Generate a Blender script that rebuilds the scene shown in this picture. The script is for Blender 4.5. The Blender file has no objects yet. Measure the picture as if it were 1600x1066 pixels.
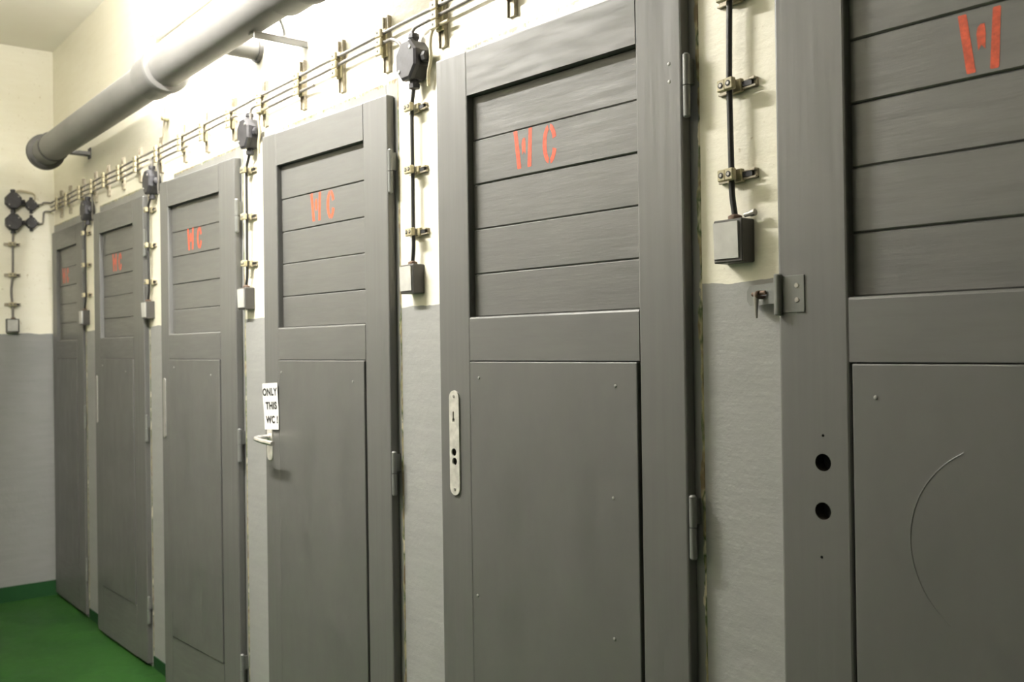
import bpy, bmesh, math, random
from mathutils import Vector, Matrix
random.seed(7)

# ------------------------------------------------------------------ camera, light, exposure
SC = bpy.context.scene
COL = SC.collection
CAM = Vector((0.0, -1.3407, 1.349))          # wall with the doors is y = 0, floor is z = 0, far wall at negative x
YAW, PITCH, ROLL = math.radians(38.4488), math.radians(0.3026), math.radians(0.8121)
cd = bpy.data.cameras.new('camera')
cd.sensor_width = 36.0
cd.lens = 1500.0 / 1600.0 * 36.0
cd.clip_start = 0.02
cam = bpy.data.objects.new('camera', cd); COL.objects.link(cam)
fwd = Vector((-math.cos(YAW) * math.cos(PITCH), math.sin(YAW) * math.cos(PITCH), math.sin(PITCH)))
rgt = Vector((math.sin(YAW), math.cos(YAW), 0)); upv = rgt.cross(fwd)
r2 = rgt * math.cos(ROLL) - upv * math.sin(ROLL); u2 = rgt * math.sin(ROLL) + upv * math.cos(ROLL)
cam.matrix_world = Matrix(((r2.x, u2.x, -fwd.x, CAM.x), (r2.y, u2.y, -fwd.y, CAM.y), (r2.z, u2.z, -fwd.z, CAM.z), (0, 0, 0, 1)))
cd.dof.use_dof = True
cd.dof.focus_distance = 1.9
cd.dof.aperture_fstop = 6.0
SC.camera = cam

wd = bpy.data.worlds.new('world'); SC.world = wd; wd.use_nodes = True
wd.node_tree.nodes['Background'].inputs[0].default_value = (0.9, 0.95, 1.0, 1)
wd.node_tree.nodes['Background'].inputs[1].default_value = 0.0
SC.view_settings.view_transform = 'Standard'
SC.view_settings.look = 'None'
SC.view_settings.gamma = 1.0
SC.view_settings.use_curve_mapping = False
SC.view_settings.exposure = 0.0
LAMP_TUBE = 640.0        # emission of the ceiling tube
LAMP_BULB = 350.0        # emission of the wall tube
CEIL = 3.03
XFAR = -5.790
XRIGHT = 4.2
YFRONT = -3.0
YREAR = 1.25

# ------------------------------------------------------------------ materials
def new_mat(name):
    m = bpy.data.materials.new(name); m.use_nodes = True
    nt = m.node_tree; b = nt.nodes['Principled BSDF']
    return m, nt, b
def N(nt, t, **kw):
    n = nt.nodes.new(t)
    for k, v in kw.items(): setattr(n, k, v)
    return n
def coords(nt, scale, world=False):
    mp = N(nt, 'ShaderNodeMapping'); mp.inputs['Scale'].default_value = scale
    if world:
        g = N(nt, 'ShaderNodeNewGeometry'); nt.links.new(g.outputs['Position'], mp.inputs['Vector'])
    else:
        t = N(nt, 'ShaderNodeTexCoord'); nt.links.new(t.outputs['Object'], mp.inputs['Vector'])
    return mp.outputs['Vector']
def noise(nt, vec, scale, detail=4.0, rough=0.55):
    n = N(nt, 'ShaderNodeTexNoise'); n.inputs['Scale'].default_value = scale
    n.inputs['Detail'].default_value = detail; n.inputs['Roughness'].default_value = rough
    nt.links.new(vec, n.inputs['Vector']); return n.outputs['Fac']
def ramp(nt, fac, stops):
    r = N(nt, 'ShaderNodeValToRGB'); e = r.color_ramp.elements
    while len(e) < len(stops): e.new(0.5)
    for el, (p, c) in zip(e, stops):
        el.position = p; el.color = (*c, 1) if len(c) == 3 else c
    nt.links.new(fac, r.inputs['Fac']); return r.outputs['Color']
def bump(nt, b, facs):
    prev = None
    for fac, st, dist in facs:
        n = N(nt, 'ShaderNodeBump'); n.inputs['Strength'].default_value = st; n.inputs['Distance'].default_value = dist
        nt.links.new(fac, n.inputs['Height'])
        if prev: nt.links.new(prev, n.inputs['Normal'])
        prev = n.outputs['Normal']
    nt.links.new(prev, b.inputs['Normal'])
def mix(nt, fac, a, c, mode='MIX'):
    n = N(nt, 'ShaderNodeMix', data_type='RGBA', blend_type=mode)
    for sock, v in ((n.inputs['Factor'], fac), (n.inputs['A'], a), (n.inputs['B'], c)):
        if hasattr(v, 'is_linked') or hasattr(v, 'links'): nt.links.new(v, sock)
        elif isinstance(v, (int, float)): sock.default_value = v
        else: sock.default_value = (*v, 1)
    return n.outputs['Result']

def paint(name, col, rough, grain, tint=0.10, bst=0.35, spec=1.0, coat=0.35):
    """brushed oil paint on wood; grain = object scale of the brush streaks"""
    m, nt, b = new_mat(name)
    big = noise(nt, coords(nt, (1, 1, 1)), 3.5, 3)
    streak = noise(nt, coords(nt, grain), 1.0, 5, 0.6)
    c0 = tuple(x * (1 - tint) for x in col); c1 = tuple(min(1, x * (1 + tint)) for x in col)
    nt.links.new(mix(nt, 0.35, ramp(nt, big, [(0.3, c0), (0.7, c1)]), ramp(nt, streak, [(0.3, c0), (0.7, c1)])), b.inputs['Base Color'])
    b.inputs['Specular IOR Level'].default_value = spec; b.inputs['Coat Weight'].default_value = coat; b.inputs['Coat Roughness'].default_value = 0.2
    rr = ramp(nt, streak, [(0.3, (rough * 0.85,) * 3), (0.75, (min(1, rough * 1.2),) * 3)])
    nt.links.new(rr, b.inputs['Roughness'])
    fine = noise(nt, coords(nt, (1, 1, 1)), 120.0, 3)
    bump(nt, b, [(streak, bst, 0.0012), (fine, 0.12, 0.0006), (big, 0.25, 0.004)])
    return m

def plain(name, col, rough=0.5, metal=0.0, var=0.12, scale=25.0, bst=0.15):
    m, nt, b = new_mat(name)
    f = noise(nt, coords(nt, (1, 1, 1)), scale, 4)
    nt.links.new(ramp(nt, f, [(0.3, tuple(x * (1 - var) for x in col)), (0.7, tuple(min(1, x * (1 + var)) for x in col))]), b.inputs['Base Color'])
    b.inputs['Roughness'].default_value = rough; b.inputs['Metallic'].default_value = metal
    bump(nt, b, [(f, bst, 0.002)])
    return m

DOORC = (0.088, 0.088, 0.081)
M = {}
M['stile'] = paint('grey_paint_upright', DOORC, 0.66, (60, 60, 2.2), bst=0.6)
M['rail'] = paint('grey_paint_level', DOORC, 0.66, (8, 60, 60), bst=0.3)
M['board'] = paint('grey_paint_boards', tuple(x * 0.97 for x in DOORC), 0.66, (9.0, 90, 90), bst=0.5)
M['panel'] = paint('grey_paint_panel', tuple(x * 0.96 for x in DOORC), 0.64, (14, 14, 6), bst=0.35)
M['frame'] = paint('grey_paint_frame', (0.25, 0.255, 0.24), 0.42, (40, 40, 3))
def chip_mat():
    m, nt, b = new_mat('grey_frame_paint_chipped')
    t = N(nt, 'ShaderNodeTexCoord'); s_ = N(nt, 'ShaderNodeSeparateXYZ'); nt.links.new(t.outputs['Object'], s_.inputs[0])
    ex = N(nt, 'ShaderNodeMapRange'); ex.inputs['From Min'].default_value = 0.004; ex.inputs['From Max'].default_value = 0.017; nt.links.new(s_.outputs['X'], ex.inputs['Value'])
    ez = N(nt, 'ShaderNodeMapRange'); ez.inputs['From Min'].default_value = 2.042; ez.inputs['From Max'].default_value = 2.060; nt.links.new(s_.outputs['Z'], ez.inputs['Value'])
    mx = N(nt, 'ShaderNodeMath', operation='MAXIMUM'); nt.links.new(ex.outputs[0], mx.inputs[0]); nt.links.new(ez.outputs[0], mx.inputs[1])
    n1 = noise(nt, coords(nt, (1, 1, 0.35), True), 38.0, 5, 0.65)
    ad = N(nt, 'ShaderNodeMath', operation='MULTIPLY_ADD'); nt.links.new(mx.outputs[0], ad.inputs[0]); ad.inputs[1].default_value = 0.42; nt.links.new(n1, ad.inputs[2])
    grey = ramp(nt, noise(nt, coords(nt, (1, 1, 0.2)), 12.0, 4), [(0.3, (0.21, 0.212, 0.20)), (0.7, (0.26, 0.262, 0.25))])
    chip = ramp(nt, ad.outputs[0], [(0.74, (0, 0, 0)), (0.77, (1, 1, 1))])
    n2 = noise(nt, coords(nt, (1, 1, 0.5), True), 25.0, 3)
    cc = ramp(nt, n2, [(0.40, (0.20, 0.15, 0.08)), (0.47, (0.42, 0.37, 0.22)), (0.56, (0.08, 0.12, 0.05)), (0.62, (0.66, 0.60, 0.44))])
    nt.links.new(mix(nt, chip, grey, cc), b.inputs['Base Color']); b.inputs['Roughness'].default_value = 0.42
    bump(nt, b, [(ad.outputs[0], 0.3, 0.003)]); return m
M['frame'] = chip_mat()
M['hinge'] = plain('painted_iron', (0.17, 0.175, 0.165), 0.38, 0.15)
M['steel'] = plain('bright_steel', (0.66, 0.64, 0.58), 0.36, 0.25, var=0.18, scale=60)
M['chrome'] = plain('worn_chrome', (0.72, 0.70, 0.66), 0.25, 0.75)
M['rust'] = plain('rusty_iron', (0.13, 0.085, 0.06), 0.7, 0.3, var=0.4, scale=90)
M['zinc'] = plain('dull_zinc', (0.30, 0.29, 0.26), 0.5, 0.5)
M['red'] = plain('red_stencil_paint', (0.62, 0.085, 0.030), 0.6, 0, var=0.25, scale=140)
M['bakelite'] = plain('dark_bakelite', (0.032, 0.031, 0.034), 0.55, 0, var=0.3, scale=50)
M['switch_case'] = plain('dark_grey_plastic', (0.06, 0.057, 0.052), 0.5)
M['rocker'] = plain('pale_grey_plastic', (0.50, 0.495, 0.465), 0.4)
M['ceramic'] = plain('ivory_plastic', (0.42, 0.37, 0.23), 0.45, 0, var=0.2, scale=80)
M['dark'] = plain('black_slot', (0.012, 0.012, 0.012), 0.6)
M['greywall'] = plain('dull_grey_wall_paint', (0.20, 0.20, 0.19), 0.6, 0, scale=3)
M['dull_plate'] = plain('dull_plate_metal', (0.26, 0.255, 0.23), 0.5, 0.2)
M['bore'] = plain('shaded_bored_wood', (0.03, 0.025, 0.02), 0.9)  # shade inside the drilled holes, painted into the wood colour
M['cable'] = plain('black_cable', (0.018, 0.018, 0.018), 0.42)
M['cable_grey'] = plain('grey_lead_cable', (0.15, 0.14, 0.125), 0.5)
M['cable_cream'] = plain('cream_painted_cable', (0.48, 0.43, 0.30), 0.5)
M['bar'] = plain('worn_steel_strip', (0.36, 0.32, 0.24), 0.5, 0.2, var=0.35, scale=70)
M['pipe'] = paint('grey_pipe_paint', (0.155, 0.152, 0.145), 0.5, (2.0, 14, 14), tint=0.2, spec=0.5, coat=0.0)
M['pipe_dark'] = plain('dark_cast_iron', (0.07, 0.068, 0.062), 0.55)
M['paper'] = plain('white_paper', (0.82, 0.82, 0.80), 0.7, 0, var=0.02)
M['ink'] = plain('black_ink', (0.02, 0.02, 0.02), 0.7)
M['nailpaint'] = plain('nail_head_paint', (0.30, 0.305, 0.28), 0.35)
M['green'] = None

def wall_mat(name='two_tone_wall_paint', dark=1.0, level=1.466):
    """cream above, grey below 1.455 m, brushed on by hand"""
    m, nt, b = new_mat(name)
    g = N(nt, 'ShaderNodeNewGeometry'); s = N(nt, 'ShaderNodeSeparateXYZ'); nt.links.new(g.outputs['Position'], s.inputs[0])
    wob = noise(nt, coords(nt, (1, 1, 1), True), 9.0, 4)
    a1 = N(nt, 'ShaderNodeMath', operation='MULTIPLY_ADD'); nt.links.new(wob, a1.inputs[0]); a1.inputs[1].default_value = 0.022
    nt.links.new(s.outputs['Z'], a1.inputs[2])
    gt = N(nt, 'ShaderNodeMath', operation='GREATER_THAN'); nt.links.new(a1.outputs[0], gt.inputs[0]); gt.inputs[1].default_value = level
    brush = noise(nt, coords(nt, (5, 5, 34), True), 1.0, 5, 0.6)
    patch = noise(nt, coords(nt, (1, 1, 1), True), 2.6, 5, 0.6)
    speck = noise(nt, coords(nt, (1, 1, 1), True), 55.0, 3, 0.6)
    cream = mix(nt, 0.5, ramp(nt, patch, [(0.3, (0.76, 0.715, 0.57)), (0.7, (0.84, 0.81, 0.69))]), ramp(nt, brush, [(0.25, (0.76, 0.72, 0.58)), (0.7, (0.83, 0.80, 0.68))]))
    cream = mix(nt, ramp(nt, speck, [(0.66, (0, 0, 0)), (0.76, (1, 1, 1))]), cream, (0.50, 0.43, 0.28))
    grey = mix(nt, 0.5, ramp(nt, patch, [(0.3, (0.265, 0.268, 0.258)), (0.7, (0.315, 0.315, 0.304))]), ramp(nt, brush, [(0.25, (0.255, 0.258, 0.25)), (0.7, (0.325, 0.325, 0.314))]))
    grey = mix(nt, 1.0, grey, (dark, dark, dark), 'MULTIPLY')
    nt.links.new(mix(nt, gt.outputs[0], grey, cream), b.inputs['Base Color'])
    b.inputs['Roughness'].default_value = 0.5
    bump(nt, b, [(brush, 0.4, 0.0025), (patch, 0.4, 0.012), (speck, 0.45, 0.002)])
    return m
M['wall'] = wall_mat()
M['wall_end'] = wall_mat('two_tone_wall_paint_shaded', 0.80)  # same paint as the door wall, grey darkened for the dimmer end
M['wall_dark'] = wall_mat('cream_over_dark_grey_wall_paint', 0.4, 1.9)

def ceil_mat():
    m, nt, b = new_mat('ceiling_whitewash')
    p = noise(nt, coords(nt, (1, 1, 1), True), 2.0, 5)
    nt.links.new(ramp(nt, p, [(0.3, (0.84, 0.80, 0.71)), (0.7, (0.89, 0.87, 0.79))]), b.inputs['Base Color'])
    b.inputs['Roughness'].default_value = 0.8
    bump(nt, b, [(p, 0.2, 0.01)]); return m
M['ceil'] = ceil_mat()

def floor_mat(name, c0, c1):
    m, nt, b = new_mat(name)
    p = noise(nt, coords(nt, (1, 1, 1), True), 3.0, 6, 0.62)
    q = noise(nt, coords(nt, (1, 1, 1), True), 22.0, 4, 0.6)
    nt.links.new(mix(nt, 0.4, ramp(nt, p, [(0.3, c0), (0.7, c1)]), ramp(nt, q, [(0.3, c0), (0.7, c1)])), b.inputs['Base Color'])
    nt.links.new(ramp(nt, p, [(0.3, (0.5,) * 3), (0.7, (0.65,) * 3)]), b.inputs['Roughness'])
    b.inputs['Specular IOR Level'].default_value = 0.25
    bump(nt, b, [(q, 0.2, 0.004), (p, 0.3, 0.01)]); return m
M['floor'] = floor_mat('green_floor_paint', (0.005, 0.036, 0.004), (0.020, 0.075, 0.010))
M['green'] = floor_mat('green_skirting_paint', (0.006, 0.040, 0.010), (0.010, 0.055, 0.014))
M['plaster'] = plain('bare_plaster', (0.35, 0.34, 0.31), 0.85)

def emit(name, col, power):
    m, nt, b = new_mat(name)
    b.inputs['Base Color'].default_value = (*col, 1)
    b.inputs['Emission Color'].default_value = (*col, 1); b.inputs['Emission Strength'].default_value = power
    return m
M['tube'] = emit('lit_fluorescent_tube', (1.0, 0.965, 0.91), LAMP_TUBE)
M['bulb'] = emit('lit_lamp_glass', (1.0, 0.97, 0.93), LAMP_BULB)

# ------------------------------------------------------------------ mesh helpers
class MB:
    def __init__(self): self.bm = bmesh.new()
    def box(self, x0, x1, y0, y1, z0, z1, bev=0.0, seg=1, mat=None):
        r = bmesh.ops.create_cube(self.bm, size=1.0)
        vs = r['verts']
        for v in vs:
            v.co = Vector(((x0 + x1) / 2 + v.co.x * (x1 - x0), (y0 + y1) / 2 + v.co.y * (y1 - y0), (z0 + z1) / 2 + v.co.z * (z1 - z0)))
        if bev > 0:
            es = list({e for v in vs for e in v.link_edges})
            rr = bmesh.ops.bevel(self.bm, geom=es, offset=bev, segments=seg, affect='EDGES', profile=0.5)
            vs = list({v for f in rr['faces'] for v in f.verts} | {v for v in vs if v.is_valid})
        if mat is not None:
            for v in vs: v.co = mat @ v.co
        return self
    def rings(self, rings, close=True, cap=True):
        """rings: list of lists of Vectors, same count"""
        rv = [[self.bm.verts.new(p) for p in r] for r in rings]
        n = len(rv[0])
        for a, b in zip(rv, rv[1:]):
            for i in range(n if close else n - 1):
                j = (i + 1) % n
                self.bm.faces.new((a[i], a[j], b[j], b[i]))
        if cap:
            self.bm.faces.new(list(reversed(rv[0]))); self.bm.faces.new(rv[-1])
        return self
    def cyl(self, a, b, r, n=12, r2=None):
        return self.tube([a, b], r, n, radii=[r, r2 if r2 is not None else r])
    def tube(self, pts, r, n=8, radii=None):
        pts = [Vector(p) for p in pts]; rings = []
        up = None
        for i, p in enumerate(pts):
            t = (pts[min(i + 1, len(pts) - 1)] - pts[max(i - 1, 0)]).normalized()
            if up is None:
                up = Vector((0, 0, 1)) if abs(t.z) < 0.9 else Vector((1, 0, 0))
            s = t.cross(up).normalized(); up = s.cross(t).normalized()
            rr = radii[i] if radii else r
            rings.append([p + (s * math.cos(2 * math.pi * k / n) + up * math.sin(2 * math.pi * k / n)) * rr for k in range(n)])
        return self.rings(rings)
    def lathe(self, prof, axis_o, axis_d, n=16):
        """prof: (distance along axis, radius)"""
        o = Vector(axis_o); d = Vector(axis_d).normalized()
        up = Vector((0, 0, 1)) if abs(d.z) < 0.9 else Vector((1, 0, 0))
        s = d.cross(up).normalized(); u = s.cross(d).normalized()
        return self.rings([[o + d * t + (s * math.cos(2 * math.pi * k / n) + u * math.sin(2 * math.pi * k / n)) * max(r, 1e-4) for k in range(n)] for t, r in prof])
    def prism(self, poly, y0, y1):
        """poly in (x, z), extruded along y"""
        return self.rings([[Vector((x, y0, z)) for x, z in poly], [Vector((x, y1, z)) for x, z in poly]])
    def build(self, name, mat, parent=None, smooth=False, sharp=35):
        bmesh.ops.recalc_face_normals(self.bm, faces=self.bm.faces)
        me = bpy.data.meshes.new(name); self.bm.to_mesh(me); self.bm.free()
        me.materials.append(M[mat])
        if smooth:
            me.shade_smooth(); me.set_sharp_from_angle(angle=math.radians(sharp))
        o = bpy.data.objects.new(name, me); COL.objects.link(o)
        if parent: o.parent = parent
        return o
def empty(name, loc=(0, 0, 0), rz=0.0):
    o = bpy.data.objects.new(name, None); COL.objects.link(o)
    o.location = loc; o.rotation_euler = (0, 0, rz); o.empty_display_size = 0.05
    return o
def tag(o, label, cat, group=None, kind=None):
    o['label'] = label; o['category'] = cat
    if group: o['group'] = group
    if kind: o['kind'] = kind
    return o
def child(name, src, mat, parent):
    """another piece that shares mesh data"""
    o = src.copy(); COL.objects.link(o); o.parent = parent; return o
def copy_tree(root):
    r = root.copy(); COL.objects.link(r)
    def rec(a, b):
        for ch in list(a.children):
            c = ch.copy(); COL.objects.link(c); c.parent = b
            rec(ch, c)
    rec(root, r); return r
def smooth_path(pts, r=0.03, k=5):
    """round the corners of a polyline"""
    pts = [Vector(p) for p in pts]; out = [pts[0]]
    for a, b, c in zip(pts, pts[1:], pts[2:]):
        ra = min(r, (a - b).length * 0.49); rc = min(r, (c - b).length * 0.49)
        p0 = b + (a - b).normalized() * ra; p2 = b + (c - b).normalized() * rc
        for i in range(k + 1):
            t = i / k; out.append(p0 * (1 - t) ** 2 + b * 2 * t * (1 - t) + p2 * t * t)
    out.append(pts[-1]); return out

# ------------------------------------------------------------------ room shell
S = 1.3127
XL = {1: -5.783 / 1.3127, 2: -4.8825 / 1.3127, 3: -2.9261, 4: -2.1587, 5: -1.4124, 6: -0.70672}
XR = {1: -5.178 / 1.3127, 2: -4.188 / 1.3127, 3: -2.4238, 4: -1.6526, 5: -0.8788, 6: -0.1758}
AN = {1: 0.2, 2: 1.2, 3: 3.2, 4: 4.5, 5: 4.6, 6: 3.0}
FY = {1: -0.014, 2: -0.022, 3: -0.028, 4: -0.028, 5: -0.028, 6: -0.028}   # face of each door at its hinge
W = {d: (XR[d] - XL[d]) * S / math.cos(math.radians(AN[d])) for d in XL}
HX = {d: XR[d] * S for d in XL}
DTOP = 2.015; DBOT = 0.015; FTOP = 2.060
WT = 0.12
TH = 0.026

def struct(o, label, cat):
    return tag(o, label, cat, kind='structure')

b = MB(); b.box(XFAR - 0.12, XRIGHT + 0.12, YFRONT - 0.12, YREAR + 0.12, -0.1, 0.0)
struct(b.build('floor', 'floor'), 'green painted concrete floor of the corridor', 'floor')
b = MB(); b.box(XFAR - 0.12, XRIGHT + 0.12, YFRONT - 0.12, YREAR + 0.12, CEIL, CEIL + 0.1)
struct(b.build('ceiling', 'ceil'), 'off-white plaster ceiling above the pipe', 'ceiling')
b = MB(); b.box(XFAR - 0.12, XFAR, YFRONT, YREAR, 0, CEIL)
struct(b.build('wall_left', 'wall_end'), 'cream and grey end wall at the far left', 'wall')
b = MB(); b.box(XRIGHT, XRIGHT + 0.12, YFRONT, YREAR, 0, CEIL)
struct(b.build('wall_right', 'greywall'), 'dull grey wall closing the corridor behind the right edge', 'wall')
b = MB(); b.box(XFAR, XRIGHT, YFRONT - 0.12, YFRONT, 0, CEIL)
struct(b.build('wall_front', 'wall_dark'), 'cream over dark grey corridor wall facing the doors', 'wall')
b = MB(); b.box(XFAR, XRIGHT, YREAR, YREAR + 0.12, 0, CEIL)
struct(b.build('wall_rear', 'plaster'), 'bare rear wall inside the cubicles', 'wall')
# wall with the six door openings
b = MB()
spans = []
for d in range(1, 7):
    spans.append((HX[d] - W[d] + 0.035, HX[d] - 0.03))
x = XFAR
for x0, x1 in spans:
    b.box(x, x0, 0, WT, 0, 1.985); x = x1
b.box(x, XRIGHT, 0, WT, 0, 1.985)
b.box(XFAR, XRIGHT, 0, WT, 1.985, CEIL)
struct(b.build('wall_back', 'wall'), 'wall with the toilet doors, cream above and grey below', 'wall')
# skirting painted green
b = MB(); b.box(XFAR, XFAR + 0.004, YFRONT, 0, 0, 0.083)
struct(b.build('baseboard_left', 'green'), 'dark green painted skirting band on the end wall', 'baseboard')
b = MB(); x = XFAR + 0.004
for d in range(1, 7):
    x0 = HX[d] - W[d] - 0.018
    if x0 > x: b.box(x, x0, -0.004, 0.001, 0, 0.05)
    x = HX[d] + 0.018
b.box(x, XRIGHT, -0.004, 0.001, 0, 0.05)
struct(b.build('baseboard_back', 'green'), 'green painted skirting band between the toilet doors', 'baseboard')

# frames
ORD = {1: 'leftmost', 2: 'second from left', 3: 'third from left', 4: 'fourth from left', 5: 'second from right', 6: 'rightmost'}
for d in range(1, 7):
    xl, xr = HX[d] - W[d], HX[d]
    e = empty('trim_%d' % d, (xr, 0, 0))
    struct(e, 'grey painted door frame around the %s toilet door' % ORD[d], 'door frame')
    b = MB(); b.box(-W[d] - 0.015, -W[d] + 0.05, -0.0015, WT, 0, FTOP, 0.0015); b.build('jamb', 'frame', e)
    b = MB(); b.box(-0.045, 0.017, -0.0015, WT, 0, FTOP, 0.0015); b.build('jamb', 'frame', e)
    b = MB(); b.box(-W[d] + 0.05, -0.045, -0.0015, WT, 1.97, FTOP, 0.0015); b.build('head', 'frame', e)

# ------------------------------------------------------------------ doors
def boolean_cut(o, cutters, bores=()):
    tmp = []
    for c in cutters:
        m = o.modifiers.new('cut', 'BOOLEAN'); m.operation = 'DIFFERENCE'; m.object = c; m.solver = 'EXACT'; tmp.append(c)
    bpy.context.view_layer.update()
    dg = bpy.context.evaluated_depsgraph_get()
    me = bpy.data.meshes.new_from_object(o.evaluated_get(dg), depsgraph=dg)
    o.modifiers.clear(); old = o.data; me.name = old.name; o.data = me
    me.materials.clear(); me.materials.append(old.materials[0])
    for c in tmp: bpy.data.objects.remove(c)
    if bores:
        me.materials.append(M['bore'])
        for p in me.polygons:
            if abs(p.normal.y) < 0.2 and any((p.center.x - x) ** 2 + (p.center.z - z) ** 2 < (r * 1.05) ** 2 for x, z, r in bores): p.material_index = 1
def cutter_cyl(x, z, r, parent, n=20):
    b = MB(); b.cyl((x, -0.05, z), (x, 0.1, z), r, n); return b.build('cut', 'dark', parent)
def cutter_poly(poly, parent):
    b = MB(); b.prism(poly, -0.05, 0.1); return b.build('cut', 'dark', parent)

STILE = {1: (0.088, 0.115), 2: (0.090, 0.135), 3: (0.079, 0.126), 4: (0.088, 0.111), 5: (0.109, 0.106), 6: (0.1195, 0.106)}
PT, PB, LT, LB = 1.9127, 1.4152, 1.3155, 0.24
GRO = {1: (1.808, 1.709, 1.609, 1.508), 2: (1.8054, 1.7057, 1.6076, 1.5048), 3: (1.8092, 1.7137, 1.6068, 1.5077), 4: (1.808, 1.708, 1.6093, 1.5095), 5: (1.8124, 1.7128, 1.6118, 1.5114), 6: (1.801, 1.7056, 1.6092, 1.5112)}
WCX = {1: 0.150, 2: 0.2314, 3: 0.2236, 4: 0.2546, 5: 0.2437, 6: 0.2802}

def w_polys(x, z):
    L = [(x, z + 0.081), (x + 0.0005, z + 0.0825), (x + 0.0105, z + 0.0825), (x + 0.0118, z + 0.081), (x + 0.0228, z + 0.001), (x + 0.021, z), (x + 0.012, z), (x + 0.0105, z + 0.0015)]
    R = [(x + 0.0465, z + 0.081), (x + 0.048, z + 0.0825), (x + 0.0555, z + 0.0825), (x + 0.057, z + 0.081), (x + 0.0535, z + 0.002), (x + 0.052, z), (x + 0.043, z), (x + 0.0418, z + 0.002)]
    Md = [(x + 0.0245, z + 0.052), (x + 0.0262, z + 0.060), (x + 0.030, z + 0.064), (x + 0.0355, z + 0.064), (x + 0.0368, z + 0.050), (x + 0.0360, z + 0.029), (x + 0.031, z + 0.036), (x + 0.0265, z + 0.029)]
    return [L, R, Md]
def arc_poly(cx, cz, rx, rz, th, a0, a1, n=12):
    o = []; i = []
    for k in range(n + 1):
        a = math.radians(a0 + (a1 - a0) * k / n)
        o.append((cx + rx * math.cos(a), cz + rz * math.sin(a))); i.append((cx + (rx - th) * math.cos(a), cz + (rz - th) * math.sin(a)))
    return o + i[::-1]
def c_polys(x, z):
    cx, cz = x + 0.0205, z + 0.041
    return [arc_poly(cx, cz, 0.0205, 0.0415, 0.0115, 104, 256), arc_poly(cx, cz, 0.0205, 0.0415, 0.0115, 84, 18, 7), arc_poly(cx, cz, 0.0205, 0.0415, 0.0115, -84, -18, 7)]

def make_door(d):
    w = W[d]; a = math.radians(AN[d]); sl, sr = STILE[d]
    root = empty('door_%d' % d, (HX[d] - w * math.cos(a), FY[d] - w * math.sin(a), 0.0), a)
    root['kind'] = 'structure'
    bev = 0.004
    # uprights
    b = MB(); b.box(0, sl, 0, TH, DBOT, DTOP, bev, 2); stile = b.build('stile', 'stile', root)
    b = MB(); b.box(w - sr, w, 0, TH, DBOT, DTOP, bev, 2); b.build('stile', 'stile', root)
    rb = 0.0012
    for z0, z1 in ((PT, DTOP), (LT + 0.0025, PB), (DBOT, LB - 0.003)):
        b = MB(); xa, xb_ = sl + 0.0002, w - sr - 0.0002; zt = z1 - 0.0005 if z1 == DTOP else z1
        ch = 0.0045 if z1 != LB - 0.003 else 0.0008      # worn, rounded upper edge
        prof = [(TH, z0), (0.0002, z0), (0.0002, zt - ch), (0.0002 + ch * 0.3, zt - ch * 0.3), (0.0002 + ch, zt), (TH, zt)]
        b.rings([[Vector((xx, y, z)) for y, z in prof] for xx in (xa, xb_)])
        b.build('rail', 'rail', root)
    zs = (PT,) + GRO[d] + (PB,)
    boards = []; by = []
    for i in range(5):
        jit = random.uniform(-0.0012, 0.0012)
        b = MB(); b.box(sl - 0.002, w - sr + 0.002, 0.018 + jit, TH, zs[i + 1] + 0.0006, zs[i] - 0.0006, 0.0024, 1)
        boards.append(b.build('board', 'board', root)); by.append(0.018 + jit)
    gl = 0.006 if d == 6 else 0.0025
    b = MB(); b.box(sl + gl, w - sr - 0.0045, -0.0030, TH - 0.003, LB, LT, 0.0022, 2); panel = b.build('lower_panel', 'panel', root)
    b = MB(); b.box(sl - 0.001, w - sr + 0.001, TH - 0.003, TH - 0.001, LB - 0.01, LT + 0.01); b.build('panel_backing', 'dark', root)
    # stencilled letters on the second board
    zt = GRO[d][1] + (0.0070 if d == 6 else 0.0155); x0 = WCX[d]
    for nm, polys, lab in (('painted_letter', w_polys(x0, zt), 'red stencilled letter W'), ('painted_letter', c_polys(x0 + 0.088, zt - 0.002), 'red stencilled letter C')):
        b = MB()
        for p in polys: b.prism(p, by[1] - 0.0003, by[1] + 0.0005)
        o = b.build(nm, 'red', boards[1]); o['label'] = lab
    # hinges
    for zc in (1.812, 1.02, 0.245):
        h = MB(); hx = w + 0.0075; hy = 0.0045
        h.lathe([(-0.058, 0.004), (-0.055, 0.0068), (-0.0008, 0.0068), (-0.0008, 0.0058)], (hx, hy, zc), (0, 0, 1), 14)
        h.box(w - 0.001, hx, hy + 0.003, hy + 0.006, zc - 0.05, zc - 0.004)
        ho = h.build('hinge', 'hinge', root, True)
        h = MB(); h.lathe([(0.0008, 0.0058), (0.0008, 0.0068), (0.055, 0.0068), (0.058, 0.004)], (hx, hy, zc), (0, 0, 1), 14)
        h.box(hx - 0.002, hx + 0.001, hy + 0.005, hy + 0.022, zc + 0.004, zc + 0.05)
        h.build('knuckle', 'hinge', ho, True)
    return root, stile, panel, boards

def nails(panel, pts):
    for x, z in pts:
        b = MB(); b.lathe([(0.0, 0.0035), (0.0015, 0.003), (0.0022, 0.0012)], (x, -0.0027, z), (0, -1, 0), 10)
        b.build('nail_head', 'nailpaint', panel, True)

def long_plate(parent, x, z0, z1, wd=0.032, mat='steel'):
    """bright lock plate with rounded ends; returns it"""
    r = wd / 2; poly = []
    for k in range(9):
        t = math.pi * k / 8; poly.append((x + r * math.cos(t), z1 - r + r * math.sin(t)))
    for k in range(9):
        t = math.pi + math.pi * k / 8; poly.append((x + r * math.cos(t), z0 + r + r * math.sin(t)))
    b = MB(); b.prism(poly, -0.0035, 0.0005)
    return b.build('lock_plate', mat, parent, False)

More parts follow.
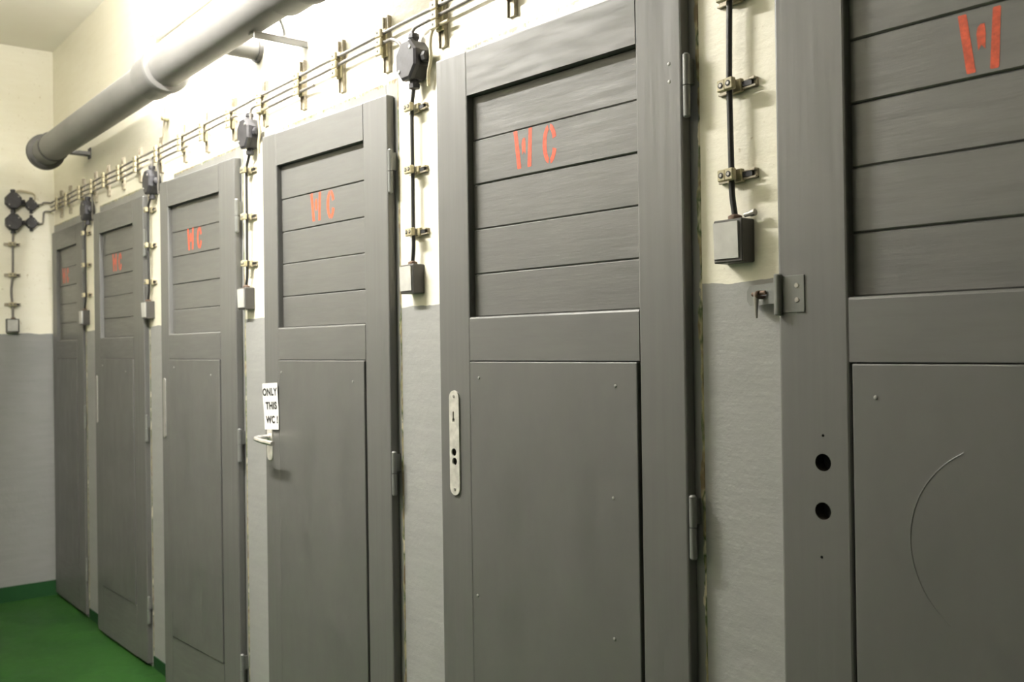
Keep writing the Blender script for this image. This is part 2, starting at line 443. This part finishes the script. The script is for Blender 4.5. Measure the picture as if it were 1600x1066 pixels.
DOORLABEL = {
    1: 'narrow looking grey panelled toilet door beside the far end wall',
    2: 'grey panelled toilet door second from the far end wall',
    3: 'grey panelled toilet door marked WC just left of the one bearing the paper notice',
    4: 'grey panelled toilet door marked WC with a lever handle and a paper notice',
    5: 'large grey panelled toilet door marked WC with a bright keyhole plate and no handle',
    6: 'nearest grey panelled toilet door with two round holes, cut off by the right edge'}
doors = {}
for d in range(1, 7):
    root, stile, panel, boards = make_door(d); doors[d] = root
    tag(root, DOORLABEL[d], 'door', 'toilet doors', 'structure')
    if d == 5:
        nails(panel, [(0.142, 1.280), (0.5385, 1.270), (0.5295, 1.0547), (0.128, 0.7957), (0.5275, 0.784)])
        pl = long_plate(root, 0.0535, 1.0105, 1.2495, 0.034)
        key = [(0.0490, 1.2010), (0.0535, 1.2010), (0.0535, 1.187), (0.0552, 1.184), (0.0545, 1.178), (0.0480, 1.178), (0.0472, 1.184), (0.0490, 1.187)]
        cs = lambda p: [cutter_poly(key, p), cutter_cyl(0.0515, 1.1085, 0.0088, p), cutter_cyl(0.0535, 1.0875, 0.0086, p)]
        boolean_cut(pl, cs(root)); boolean_cut(stile, cs(root), [(0.051, 1.189, 0.014), (0.0515, 1.1085, 0.0088), (0.0535, 1.0875, 0.0086)])
        b = MB(); b.box(0.03, 0.08, TH - 0.001, TH + 0.006, 1.06, 1.21); b.build('hole_backing', 'dark', root)  # unseen black box added behind the plate to keep its holes dark
        nails(stile, [])
        for z in (1.8572, 1.8247):
            b = MB(); b.lathe([(0.0, 0.004), (0.0012, 0.0032), (0.0018, 0.001)], (0.675, 0.0005, z), (0, -1, 0), 9); b.build('nail_head', 'nailpaint', root, True)
        for z, zz in ((1.236, 0),(1.0245, 0)):
            b = MB(); b.lathe([(0, 0.004), (0.0012, 0.0032), (0.0016, 0.001)], (0.0535, -0.0035, z), (0, -1, 0), 10); b.build('screw', 'zinc', pl, True)
    elif d == 4:
        nails(panel, [(0.1087, 1.279), (0.4975, 1.258)])
        pl = long_plate(root, 0.0310, 1.006, 1.235, 0.032)
        hd = empty('lever_handle'); hd.parent = root; hd['label'] = 'chrome lever handle'
        b = MB(); b.lathe([(0, 0.011), (0.006, 0.011), (0.008, 0.008)], (0.031, -0.0035, 1.078), (0, -1, 0), 14); b.build('rose', 'chrome', hd, True)
        b = MB(); b.tube(smooth_path([(0.031, -0.004, 1.078), (0.031, -0.056, 1.078), (0.085, -0.058, 1.072), (0.142, -0.054, 1.068)], 0.016, 6), 0.0075, 10)
        b.build('lever', 'chrome', hd, True)
    elif d in (2, 3):
        pl = long_plate(root, {2: 0.030, 3: 0.032}[d], 1.0085, {2: 1.236, 3: 1.243}[d], 0.022, 'dull_plate')
        nails(panel, [(0.13, 1.285), (0.46, 1.26)])
    elif d == 6:
        boolean_cut(stile, [cutter_cyl(0.0740, 1.1646, 0.0135, root), cutter_cyl(0.0727, 1.0904, 0.0135, root), cutter_cyl(0.0747, 1.2056, 0.0022, root, 8), cutter_cyl(0.0693, 1.0196, 0.0024, root, 8)],
                    [(0.0740, 1.1646, 0.0135), (0.0727, 1.0904, 0.0135), (0.0747, 1.2056, 0.0022), (0.0693, 1.0196, 0.0024)])
        b = MB(); b.box(0.03, 0.105, TH - 0.001, TH + 0.012, 1.0, 1.23); b.build('hole_backing', 'dark', root)  # unseen black box added behind the stile so the holes read dark
        nails(panel, [(0.1623, 1.2668)])
        # arc left in the paint by a round plate that once hung here
        pts = []
        for k in range(25):
            t = math.radians(118 + (232 - 118) * k / 24); pts.append((0.3545 + 0.1438 * math.cos(t), -0.0028, 1.068 + 0.1438 * math.sin(t)))
        b = MB(); b.tube(pts, 0.0009, 6); o = b.build('paint_ridge', 'panel', panel, True); o['label'] = 'faint circular ridge under the paint'
        # hasp: leaf screwed on the stile, knuckle, slotted arm reaching over the wall
        hs = empty('hasp'); hs.parent = root; hs['label'] = 'steel hinged hasp'
        b = MB(); b.box(0.006, 0.0475, -0.002, 0.0003, 1.3955, 1.4535, 0.0006); leaf = b.build('leaf', 'hinge', hs)
        for z in (1.4371, 1.4145):
            b = MB(); b.lathe([(0, 0.0042), (0.001, 0.0036), (0.0012, 0.001)], (0.0345, -0.002, z), (0, -1, 0), 12); b.build('screw', 'zinc', leaf, True)
        b = MB(); b.lathe([(-0.0325, 0.005), (-0.031, 0.0065), (0.031, 0.0065), (0.0325, 0.005)], (0.0035, -0.0055, 1.424), (0, 0, 1), 14); b.build('knuckle', 'hinge', hs, True)
        # arm with a slot, lying back against the wall
        ang = math.radians(31)
        ax = []
        def armp(u, z, t=0.0):
            return Vector((0.0035 - u * math.cos(ang) + t * math.sin(ang), -0.0035 + u * math.sin(ang) + t * math.cos(ang), z))
        outer = [(0.0, 1.411), (0.108, 1.411), (0.119, 1.420), (0.119, 1.436), (0.108, 1.4445), (0.0, 1.4445)]
        b = MB(); b.rings([[armp(u, z, 0) for u, z in outer], [armp(u, z, 0.002) for u, z in outer]]); arm = b.build('slotted_arm', 'hinge', hs)
        b = MB(); pts = [(0.048, 1.4215), (0.086, 1.4215), (0.091, 1.4275), (0.086, 1.4335), (0.048, 1.4335), (0.043, 1.4275)]
        b.rings([[armp(u, z, -0.05) for u, z in pts], [armp(u, z, 0.05) for u, z in pts]]); ct = b.build('cut', 'dark', hs)
        boolean_cut(arm, [ct])

# notice on the fourth door
sg = empty('paper_notice'); sg.parent = None
a4 = math.radians(AN[4]); o4 = doors[4].location
ROT = Matrix.Rotation(a4, 4, 'Z'); tilt = Matrix.Rotation(math.radians(-3.0), 4, 'Y')
sg.matrix_world = Matrix.Translation(o4) @ ROT @ Matrix.Translation((0.046, -0.0055, 1.1735)) @ tilt
tag(sg, 'white paper notice reading ONLY THIS WC ! taped above the lever handle', 'notice')
b = MB(); rr = []
nx, nz = 6, 8
def sheet(x, z): return -0.004 * max(0, (x / 0.047)) * max(0, -z / 0.072) - 0.0015 * math.sin((z / 0.072) * 2.0)
for side in (0.0, 0.0006):
    rr.append([[b.bm.verts.new((-0.046 + 0.092 * i / nx, sheet(-0.046 + 0.092 * i / nx, -0.0715 + 0.143 * j / nz) + side, -0.0715 + 0.143 * j / nz)) for j in range(nz + 1)] for i in range(nx + 1)])
for q in rr:
    for i in range(nx):
        for j in range(nz): b.bm.faces.new((q[i][j], q[i + 1][j], q[i + 1][j + 1], q[i][j + 1]))
edge = [(i, 0) for i in range(nx)] + [(nx, j) for j in range(nz)] + [(i, nz) for i in range(nx, 0, -1)] + [(0, j) for j in range(nz, 0, -1)]
for (p, q) in zip(edge, edge[1:] + edge[:1]):
    b.bm.faces.new((rr[0][p[0]][p[1]], rr[0][q[0]][q[1]], rr[1][q[0]][q[1]], rr[1][p[0]][p[1]]))
b.build('sheet', 'paper', sg)
def text_mesh(txt, size, name, mat, parent, loc, sx=1.0):
    cu = bpy.data.curves.new('t', 'FONT'); cu.body = txt; cu.size = size; cu.align_x = 'CENTER'; cu.offset = size * 0.045; cu.extrude = 0.0001
    cu.space_character = 1.12
    to = bpy.data.objects.new('t', cu); COL.objects.link(to)
    bpy.context.view_layer.update(); dg = bpy.context.evaluated_depsgraph_get()
    me = bpy.data.meshes.new_from_object(to.evaluated_get(dg)); bpy.data.objects.remove(to)
    me.name = name
    for v in me.vertices:
        x, y, z = v.co; X = x * sx + loc[0]; Z = y + loc[2]
        v.co = (X, sheet(X, Z) - 0.0006 - z, Z)
    me.materials.clear(); me.materials.append(M[mat])
    o = bpy.data.objects.new(name, me); COL.objects.link(o); o.parent = parent; return o
for txt, z, sx, dx in (('ONLY', 0.034, 0.98, -0.001), ('THIS', -0.0085, 0.98, 0.004), ('WC !', -0.0515, 0.98, 0.005)):
    o = text_mesh(txt, 0.0310, 'lettering', 'ink', sg, (dx, 0, z), sx)
    o['label'] = 'black printed line %s' % txt

# staple with a pin on the wall for the hasp
sx0 = -0.975
st = empty('wall_staple', (sx0, 0, 1.427)); tag(st, 'rusty staple with a hanging pin on the wall beside the nearest door', 'staple')
b = MB(); b.box(-0.016, 0.016, -0.003, 0.0, -0.012, 0.012, 0.001); b.build('base_plate', 'zinc', st)
b = MB(); b.tube(smooth_path([(0.0, -0.002, 0.004), (0.0, -0.058, 0.004), (0.0, -0.058, -0.004), (0.0, -0.002, -0.004)], 0.007, 5), 0.003, 8); b.build('loop', 'rust', st, True)
b = MB(); b.tube(smooth_path([(0.013, -0.051, 0.003), (-0.013, -0.051, 0.001)], 0.01), 0.0035, 8); b.build('cross_pin', 'rust', st, True)
b = MB(); b.lathe([(0, 0.0045), (0.01, 0.0045), (0.03, 0.0028), (0.042, 0.0022)], (-0.003, -0.0545, 0.004), (0, 0, -1), 10); b.build('pin', 'zinc', st, True)

# ------------------------------------------------------------------ pipe under the ceiling
PY, PZ, PR = -0.169, 2.357, 0.0672
pp = empty('drain_pipe', (-5.24, PY, PZ)); tag(pp, 'thick grey pipe with collars running along the wall above the doors', 'pipe')
def lp(x): return x + 5.24
def seg(x0, x1, r=PR):
    b = MB(); b.tube([(lp(x0), 0, 0), (lp(x1), 0, 0)], r, 40); return b.build('pipe_section', 'pipe', pp, True, 60)
seg(-5.225, -3.50); seg(-3.50, -2.38); seg(-2.38, XRIGHT)
b = MB(); b.lathe([(0.0, 0.070), (0.0, 0.086), (0.004, 0.089), (0.030, 0.089), (0.034, 0.085), (0.040, 0.0675)], (0, 0, 0), (1, 0, 0), 40); b.build('end_flange', 'pipe_dark', pp, True)
b = MB(); b.lathe([(0.0, 0.02), (0.002, 0.07), (0.02, 0.07)], (-0.001, 0, 0), (1, 0, 0), 40); b.build('end_cap', 'pipe_dark', pp, True)
for xc in (-3.52, -2.40):
    b = MB(); b.lathe([(-0.09, 0.0675), (-0.075, 0.079), (0.055, 0.080), (0.06, 0.086), (0.088, 0.087), (0.095, 0.083), (0.10, 0.0675)], (lp(xc), 0, 0), (1, 0, 0), 40)
    b.build('collar', 'pipe', pp, True)
b = MB(); b.tube([(lp(-3.03), 0.03, -0.004), (lp(-3.03), 0.1675, -0.004)], 0.036, 24); b.build('branch', 'pipe', pp, True)
b = MB(); b.lathe([(0, 0.037), (0.0, 0.045), (0.012, 0.043)], (lp(-3.03), 0.1685, -0.004), (0, -1, 0), 24); b.build('branch_collar', 'pipe_dark', pp, True)

def bracket(x, label):
    e = empty('pipe_bracket', (x, 0, PZ - PR)); tag(e, label, 'bracket', 'pipe brackets')
    b = MB(); b.box(-0.02, 0.02, -0.172, 0.0, -0.006, -0.0012, 0.001); b.box(0.014, 0.02, -0.172, 0.0, -0.022, -0.006, 0.001); b.build('arm', 'pipe', e)
    b = MB(); b.tube(smooth_path([(0.0, -0.066, -0.002), (0.0, -0.068, 0.028), (0.0, -0.088, 0.070)], 0.02), 0.005, 8); b.build('hook', 'hinge', e, True)
    b = MB(); b.lathe([(0, 0.009), (0.008, 0.009), (0.009, 0.004)], (0.0, -0.066, -0.0012), (0, 0, 1), 6); b.build('nut', 'zinc', e)
    return e
bracket(-2.69, 'flat steel bracket holding the pipe where it leaves the picture at the top')
e = empty('pipe_bracket', (-5.06, 0, 2.345)); tag(e, 'short bracket tying the far end of the pipe to the wall', 'bracket', 'pipe brackets')
b = MB(); b.box(-0.018, 0.018, -0.0975, 0.0, -0.016, 0.004, 0.002); b.build('arm', 'pipe_dark', e)
b = MB(); b.box(-0.022, 0.022, -0.006, 0.0, -0.03, 0.024, 0.002); b.build('wall_plate', 'pipe_dark', e)
b = MB(); b.tube([(lp(-5.06), 0.0705 * math.cos(t), 0.0705 * math.sin(t)) for t in [2 * math.pi * k / 32 for k in range(33)]], 0.0035, 6); b.build('strap', 'pipe_dark', pp, True)

# thin hanging rod with a white knob below the collar
e = empty('hanging_rod', (-3.925, 0, 2.20)); tag(e, 'thin rod with a white insulator knob on the wall below the pipe', 'rod')
b = MB(); b.tube([(0.02, -0.012, 0.20), (-0.005, -0.012, 0.09), (-0.03, -0.012, -0.01)], 0.003, 6); b.build('rod', 'bar', e, True)
b = MB(); b.lathe([(0, 0.008), (0.004, 0.015), (0.014, 0.015), (0.02, 0.011), (0.026, 0.013), (0.03, 0.006)], (0.012, 0.0, 0.095), (0, -1, 0), 14); b.build('knob', 'ceramic', e, True)

# ------------------------------------------------------------------ cables on the wall
CZ1, CZ2, CZ3, CY = 2.181, 2.157, 2.133, -0.022
def cable(pts, r, mat, label, name='cable', rad=0.03, group='cables on the wall'):
    b = MB(); b.tube(smooth_path(pts, rad, 6), r, 8)
    return tag(b.build(name, mat, None, True, 80), label, 'cable', group)
def sag(x0, x1, z, step, amp):
    pts = []; n = max(2, int(abs(x1 - x0) / step))
    for i in range(n + 1):
        t = i / n; pts.append((x0 + (x1 - x0) * t, CY, z + amp * math.sin(i * 1.7)))
    return pts
cable(sag(XFAR + 0.02, 0.6, CZ1, 0.12, 0.0012), 0.0045, 'cable_grey', 'uppermost grey cable running level along the wall above the doors')
cable(sag(XFAR + 0.02, -4.16, CZ2, 0.12, 0.0012) + [(-4.095, CY, CZ2), (-4.065, CY, CZ2 - 0.012), (-4.06, -0.025, 2.10)], 0.0045, 'cable_grey', 'second grey cable from the end wall to the junction box right of the second door', rad=0.015)
JB = {'a': (-2.043, 2.071), 'b': (-3.059, 2.072), 'c': (-4.0585, 2.052), 'd': (-5.030, 2.050)}
# lower cable, dipping into each box: from right, then on from the box to the next
def dip(xbox, xnext, label):
    cable([(xbox + 0.012, -0.025, 2.118), (xbox + 0.012, CY, CZ2), (xbox + 0.075, CY, CZ2)] + sag(xbox + 0.15, xnext - 0.13, CZ2, 0.12, 0.001) + [(xnext - 0.10, CY, CZ2 - 0.002), (xnext - 0.055, CY, CZ2 - 0.03), (xnext - 0.05, -0.025, 2.085)] , 0.0045, 'cable_grey', label, rad=0.02)
dip(-4.0585, -3.059, 'lower grey cable between the boxes either side of the third door')
dip(-3.059, -2.043, 'lower grey cable between the boxes either side of the notice door')
cable([(JB['a'][0] - 0.005, -0.025, 2.118), (JB['a'][0] - 0.005, CY, CZ2 - 0.002), (JB['a'][0] + 0.08, CY, CZ2)] + sag(-1.90, 0.6, CZ2, 0.12, 0.001), 0.0045, 'cable_grey', 'lower grey cable leaving the nearest junction box to the right', rad=0.02)
for key, lab in (('a', 'second from right strip'), ('b', 'strip left of the notice door'), ('c', 'strip right of the second door'), ('d', 'strip right of the farthest door')):
    xb = JB[key][0]
    cable([(xb + 0.155, CY, CZ3), (xb + 0.085, CY, CZ3), (xb + 0.073, CY, 2.10), (xb + 0.073, -0.018, 2.062), (xb + 0.058, -0.018, 2.03), (xb + 0.050, -0.012, 2.0)], 0.0045, 'cable_cream' if key in 'ab' else 'cable_grey', 'short cream cable looping beside the junction box on the %s' % lab if key in 'ab' else 'short grey cable looping beside the junction box on the %s' % lab, rad=0.02)
cable(sag(-2.96, -2.62, CZ3, 0.12, 0.001) + [(-2.58, -0.028, CZ3 - 0.004)], 0.0045, 'cable_grey', 'third grey cable ending in a stub above the notice door')
cable(sag(-4.02, -3.66, CZ3, 0.12, 0.001) + [(-3.62, -0.028, CZ3 - 0.004)], 0.0045, 'cable_grey', 'third grey cable ending in a stub above the third door')
cable(sag(XFAR + 0.02, -4.18, CZ3, 0.12, 0.001), 0.0045, 'cable_grey', 'third grey cable from the end wall over the two farthest doors')

# supports on the wall: a steel strip with a clamp block
def support(x):
    e = empty('cable_support', (x, 0, 2.083))
    b = MB(); b.box(-0.014, 0.014, -0.006, 0.0, 0.0, 0.148, 0.0008); b.box(-0.014, -0.010, -0.011, -0.006, 0.0, 0.148); b.box(0.010, 0.014, -0.011, -0.006, 0.0, 0.148); b.build('strip', 'bar', e)
    b = MB(); b.box(-0.013, 0.013, -0.018, -0.011, 0.038, 0.112, 0.001); blk = b.build('clamp_base', 'ceramic', e)
    for i, z in enumerate((CZ1, CZ2, CZ3)):
        zz = z - 2.083
        b = MB(); b.box(-0.014, 0.014, -0.036, -0.027, zz - 0.0105, zz + 0.0105, 0.002); cp = b.build('clamp', 'ceramic', e)
        b = MB(); b.lathe([(0, 0.0035), (0.0012, 0.003)], (0, -0.036, zz), (0, -1, 0), 8); b.build('screw', 'dark', cp)
    return e
SX = [-1.41, -1.665, -1.936, -2.198, -2.447, -2.691, -2.966, -3.225, -3.477, -3.71, -3.985, -4.256, -4.50, -4.729, -4.942, -5.16, -5.42, -5.606]
SLAB = ['clipped cable support at the top edge over the second door from right', 'cable support standing over the large door with the keyhole plate', 'cable support right of the nearest junction box',
        'cable support just left of the nearest junction box', 'cable support over the right part of the notice door', 'cable support over the middle of the notice door beside a cable stub', 'cable support over the left corner of the notice door',
        'cable support left of the box on the strip beside the notice door', 'cable support over the right part of the third door', 'cable support over the middle of the third door', 'cable support over the left corner of the third door',
        'cable support over the right corner of the second door', 'cable support over the right half of the second door', 'cable support over the left half of the second door', 'cable support over the left corner of the second door',
        'cable support at the right corner of the farthest door', 'cable support over the farthest door', 'cable support nearest to the end wall']
s0 = support(SX[0])
for i, x in enumerate(SX):
    e = s0 if i == 0 else copy_tree(s0)
    e.location = (x, 0, 2.083); tag(e, SLAB[i], 'cable support', 'cable supports above the doors')

# junction boxes
def junction_box(r=0.047, depth=0.05):
    e = empty('junction_box')
    oct_ = [(r * math.cos(math.pi / 8 + k * math.pi / 4) * 0.98, r * math.sin(math.pi / 8 + k * math.pi / 4) * 1.08) for k in range(8)]
    def sc(f, y): return [Vector((x * f, y, z * f)) for x, z in oct_]
    b = MB(); b.rings([sc(1.0, 0.0), sc(1.0, -depth * 0.62), sc(0.97, -depth * 0.66)]); b.build('body', 'bakelite', e)
    b = MB(); b.rings([sc(1.05, -depth * 0.66), sc(1.05, -depth * 0.9), sc(0.93, -depth)]); lid = b.build('lid', 'bakelite', e)
    for sx_, sz_ in ((-1, -1), (1, 1)):
        b = MB(); b.lathe([(0, 0.005), (0.002, 0.005), (0.003, 0.003)], (sx_ * r * 0.55, -depth, sz_ * r * 0.55), (0, -1, 0), 8); b.build('screw', 'zinc', lid, True)
    for dx, dz in ((0, 1), (0, -1), (1, 0)):
        b = MB(); b.lathe([(0, 0.012), (0.012, 0.012), (0.013, 0.015), (0.024, 0.014), (0.026, 0.008)], (dx * r * 0.86, -0.022, dz * r * 0.95), (dx, 0, dz), 8); b.build('gland', 'bakelite', e)
    return e
jb0 = junction_box()
for i, (k, lab) in enumerate((('a', 'largest dark octagonal junction box left of the large keyhole-plate door'), ('b', 'dark octagonal junction box left of the notice door'), ('c', 'dark octagonal junction box between the second and third doors'), ('d', 'dark octagonal junction box right of the farthest door'))):
    e = jb0 if i == 0 else copy_tree(jb0)
    e.location = (JB[k][0], 0, JB[k][1]); tag(e, lab, 'junction box', 'junction boxes')
# on the end wall: x = XFAR, facing +x
KF = -XFAR / 5.742
def fy(y): return CAM.y + (y - CAM.y) * KF
def fz(z): return CAM.z + (z - CAM.z) * KF
def far_wall(e, y, z): e.location = (XFAR, fy(y), fz(z)); e.rotation_euler = (0, 0, math.radians(90))
for y, z, s, lab in ((-0.222, 2.170, 0.9, 'upper large dark junction box on the end wall'), (-0.222, 2.056, 0.9, 'lower large dark junction box on the end wall'),
                     (-0.132, 2.155, 0.62, 'upper small dark junction box near the corner of the end wall'), (-0.132, 2.058, 0.62, 'lower small dark junction box near the corner of the end wall')):
    e = copy_tree(jb0); far_wall(e, y, z); e.scale = (s, s, s); tag(e, lab, 'junction box', 'junction boxes')
fx = XFAR + 0.022
cable([(fx, fy(-0.205), fz(2.20)), (fx, fy(-0.205), fz(2.232)), (fx, fy(-0.115), fz(2.222)), (fx, fy(-0.112), fz(2.185))], 0.0048, 'cable_cream', 'cream cable arching over the boxes on the end wall')
cable([(fx, fy(-0.215), fz(2.155)), (fx, fy(-0.10), fz(2.152))], 0.006, 'cable', 'short black cable joining the upper two boxes on the end wall')
cable([(fx, fy(-0.215), fz(2.057)), (fx, fy(-0.10), fz(2.057))], 0.006, 'cable', 'short black cable joining the lower two boxes on the end wall')
cable([(fx, fy(-0.11), fz(2.160)), (fx, fy(-0.075), fz(2.162)), (fx, fy(-0.075), CZ1), (fx, -0.022, CZ1)], 0.0045, 'cable_grey', 'grey cable from the upper small box to the corner', rad=0.015)
cable([(fx, fy(-0.11), fz(2.058)), (fx, fy(-0.075), fz(2.055)), (fx, fy(-0.07), CZ3), (fx, -0.022, CZ3)], 0.0045, 'cable_grey', 'grey cable from the lower small box up to the corner', rad=0.015)
cable([(fx, fy(-0.222), fz(2.12)), (fx, fy(-0.222), fz(2.09))], 0.007, 'cable', 'short black cable between the two large boxes on the end wall')

# cable clips on the wall strips
def clip():
    e = empty('cable_clip')
    b = MB(); b.box(-0.036, 0.044, -0.009, 0.0, -0.0085, -0.0045, 0.0006); b.box(-0.036, 0.044, -0.004, 0.0, -0.0085, 0.008, 0.0006); b.box(0.032, 0.044, -0.012, 0.0, 0.004, 0.008, 0.0006); b.build('rail', 'bar', e)
    b = MB(); b.box(0.016, 0.037, -0.010, -0.003, -0.0045, 0.0045); b.build('slot', 'dark', e)
    b = MB(); b.box(-0.014, 0.017, -0.013, -0.004, -0.011, 0.011, 0.001); b.build('clamp_base', 'ceramic', e)
    for i, x in enumerate((-0.0085, 0.009)):
        b = MB(); b.box(x - 0.0085, x + 0.0085, -0.038 + 0.002 * (1 - i), -0.0265, -0.010, 0.010, 0.0015); blk = b.build('clamp', 'ceramic', e)
        b = MB(); b.lathe([(0, 0.0052), (0.0006, 0.0052)], (x, -0.038 + 0.002 * (1 - i), 0), (0, -1, 0), 12); hole = b.build('screw_hole', 'dark', blk)
        b = MB(); b.lathe([(0, 0.0033), (0.0014, 0.0028)], (x + 0.0004, -0.0385 + 0.002 * (1 - i), 0), (0, -1, 0), 10); b.build('screw', 'zinc', blk, True)
    return e
c0 = clip()
STRIP = {'s': (-1.0515, 'between the two nearest doors'), 'a': (-2.0585, 'left of the large keyhole-plate door'), 'b': (-3.098, 'left of the notice door'), 'c': (-4.118, 'between the second and third doors'), 'd': (-5.093, 'right of the farthest door')}
CLZ = {'s': (1.944, 1.790, 1.636), 'a': (1.957, 1.799, 1.641), 'b': (1.957, 1.799, 1.641), 'c': (1.945, 1.795, 1.641), 'd': (1.945, 1.785, 1.635)}
POS = ('top', 'middle', 'bottom'); first = True
for k, (xs, where) in STRIP.items():
    for i, z in enumerate(CLZ[k]):
        e = c0 if first else copy_tree(c0); first = False
        e.location = (xs + random.uniform(-0.002, 0.002), 0, z); e.rotation_euler = (0, math.radians(random.uniform(-2.5, 2.5)), 0)
        tag(e, '%s two-screw cable clip on the wall strip %s' % (POS[i], where), 'cable clip', 'cable clips on the wall strips')
for i, z in enumerate((1.937, 1.771, 1.612)):
    e = copy_tree(c0); far_wall(e, -0.231, z); tag(e, '%s two-screw cable clip on the end wall' % POS[i], 'cable clip', 'cable clips on the wall strips')

# drop cables and switches
def switch():
    e = empty('light_switch')
    b = MB(); b.box(-0.031, 0.031, -0.034, 0.0, -0.037, 0.037, 0.002, 1); b.build('housing', 'switch_case', e, True)
    b = MB(); pr = [(-0.0335, -0.030), (-0.0365, -0.030), (-0.0385, 0.032), (-0.0335, 0.032)]
    # rocker plate, tipped: top edge stands proud
    v = []
    for x in (-0.0275, 0.024): v.append([Vector((x, y, z)) for y, z in pr])
    b.rings(v); b.build('rocker', 'rocker', e)
    b = MB(); b.lathe([(0, 0.012), (0.006, 0.012), (0.009, 0.006)], (0.004, -0.018, 0.037), (0, 0, 1), 12); b.build('gland', 'rust', e, True)
    return e
w0 = switch()
for i, (k, (xs, where)) in enumerate(STRIP.items()):
    e = w0 if i == 0 else copy_tree(w0)
    e.location = ({'s': -1.051, 'a': -2.0717, 'b': -3.116, 'c': -4.1418, 'd': -5.128}[k], 0, 1.523)
    tag(e, 'square grey light switch on the wall strip %s' % where, 'switch', 'light switches')
    xb = JB[k][0] if k in JB else xs
    z_top = 2.012 if k in JB else CZ1 + 0.004
    xc = xs - 0.001; sw = e.location.x + 0.004
    pts = [(xb, -0.022, z_top), (xc, -0.020, z_top - 0.05)]
    for z in CLZ[k]: pts += [(xc + random.uniform(-0.003, 0.003), -0.020, z)]
    pts += [(xc + 0.001, -0.020, 1.605), (sw, -0.018, 1.566)]
    cable(pts, 0.0052, 'cable', 'black cable dropping to the switch on the wall strip %s' % where, 'drop_cable', 0.02)
e = copy_tree(w0); far_wall(e, -0.231, 1.497); tag(e, 'square grey light switch on the end wall', 'switch', 'light switches')
cable([(fx, fy(-0.222), fz(2.02)), (fx, fy(-0.226), fz(1.95)), (fx, fy(-0.228), fz(1.77)), (fx, fy(-0.238), fz(1.68)), (fx, fy(-0.231), fz(1.612)), (fx, fy(-0.230), fz(1.54))], 0.006, 'cable_grey', 'grey cable dropping to the switch on the end wall', 'drop_cable', 0.03)
# the short stub beside the nearest switch
b = MB(); b.lathe([(0, 0.004), (0.012, 0.004), (0.013, 0.006), (0.022, 0.006)], (-1.028, -0.016, 1.566), (1, 0, 0.12), 10)
tag(b.build('cable_stub', 'zinc', None, True), 'small steel cable stub on top of the nearest light switch', 'cable stub')

# ------------------------------------------------------------------ lamps (above the picture)
def tube_lamp(loc, half, normal, mat, label):
    """batten with one tube along x; normal = direction it faces"""
    e = empty('tube_lamp', loc); tag(e, label, 'lamp', 'tube lamps')
    n = Vector(normal); t = Vector((0, n.z, -n.y)) if abs(n.z) < 0.5 else Vector((0, 1, 0))
    def bx(x0, x1, d0, d1, w):
        b = MB(); c = [n * d0 + t * -w, n * d0 + t * w, n * d1 + t * w, n * d1 + t * -w]
        return b.rings([[p + Vector((xx, 0, 0)) for p in c] for xx in (x0, x1)])
    bx(-half - 0.05, half + 0.05, 0.0, 0.05, 0.022).build('batten', 'paper', e)
    b = MB(); p = n * 0.08; b.cyl((-half, p.y, p.z), (half, p.y, p.z), 0.019, 16); b.build('tube', mat, e, True)
    for s_ in (-1, 1): bx(s_ * half - 0.012, s_ * half + 0.012, 0.045, 0.064, 0.012).build('holder', 'rocker', e)
tube_lamp((-2.72, -1.0, CEIL - 0.20), 0.5, (0, 0, -1), 'tube', 'fluorescent tube lamp hung below the ceiling of the corridor')
for x in (-0.4, 0.4):
    b = MB(); b.cyl((x, 0, 0.0), (x, 0, 0.20), 0.006, 8); b.build('hanger', 'zinc', bpy.data.objects['tube_lamp'], True)
tube_lamp((-3.2, 0, 2.66), 0.75, (0, -1, 0), 'bulb', 'fluorescent tube lamp on the wall above the pipe')
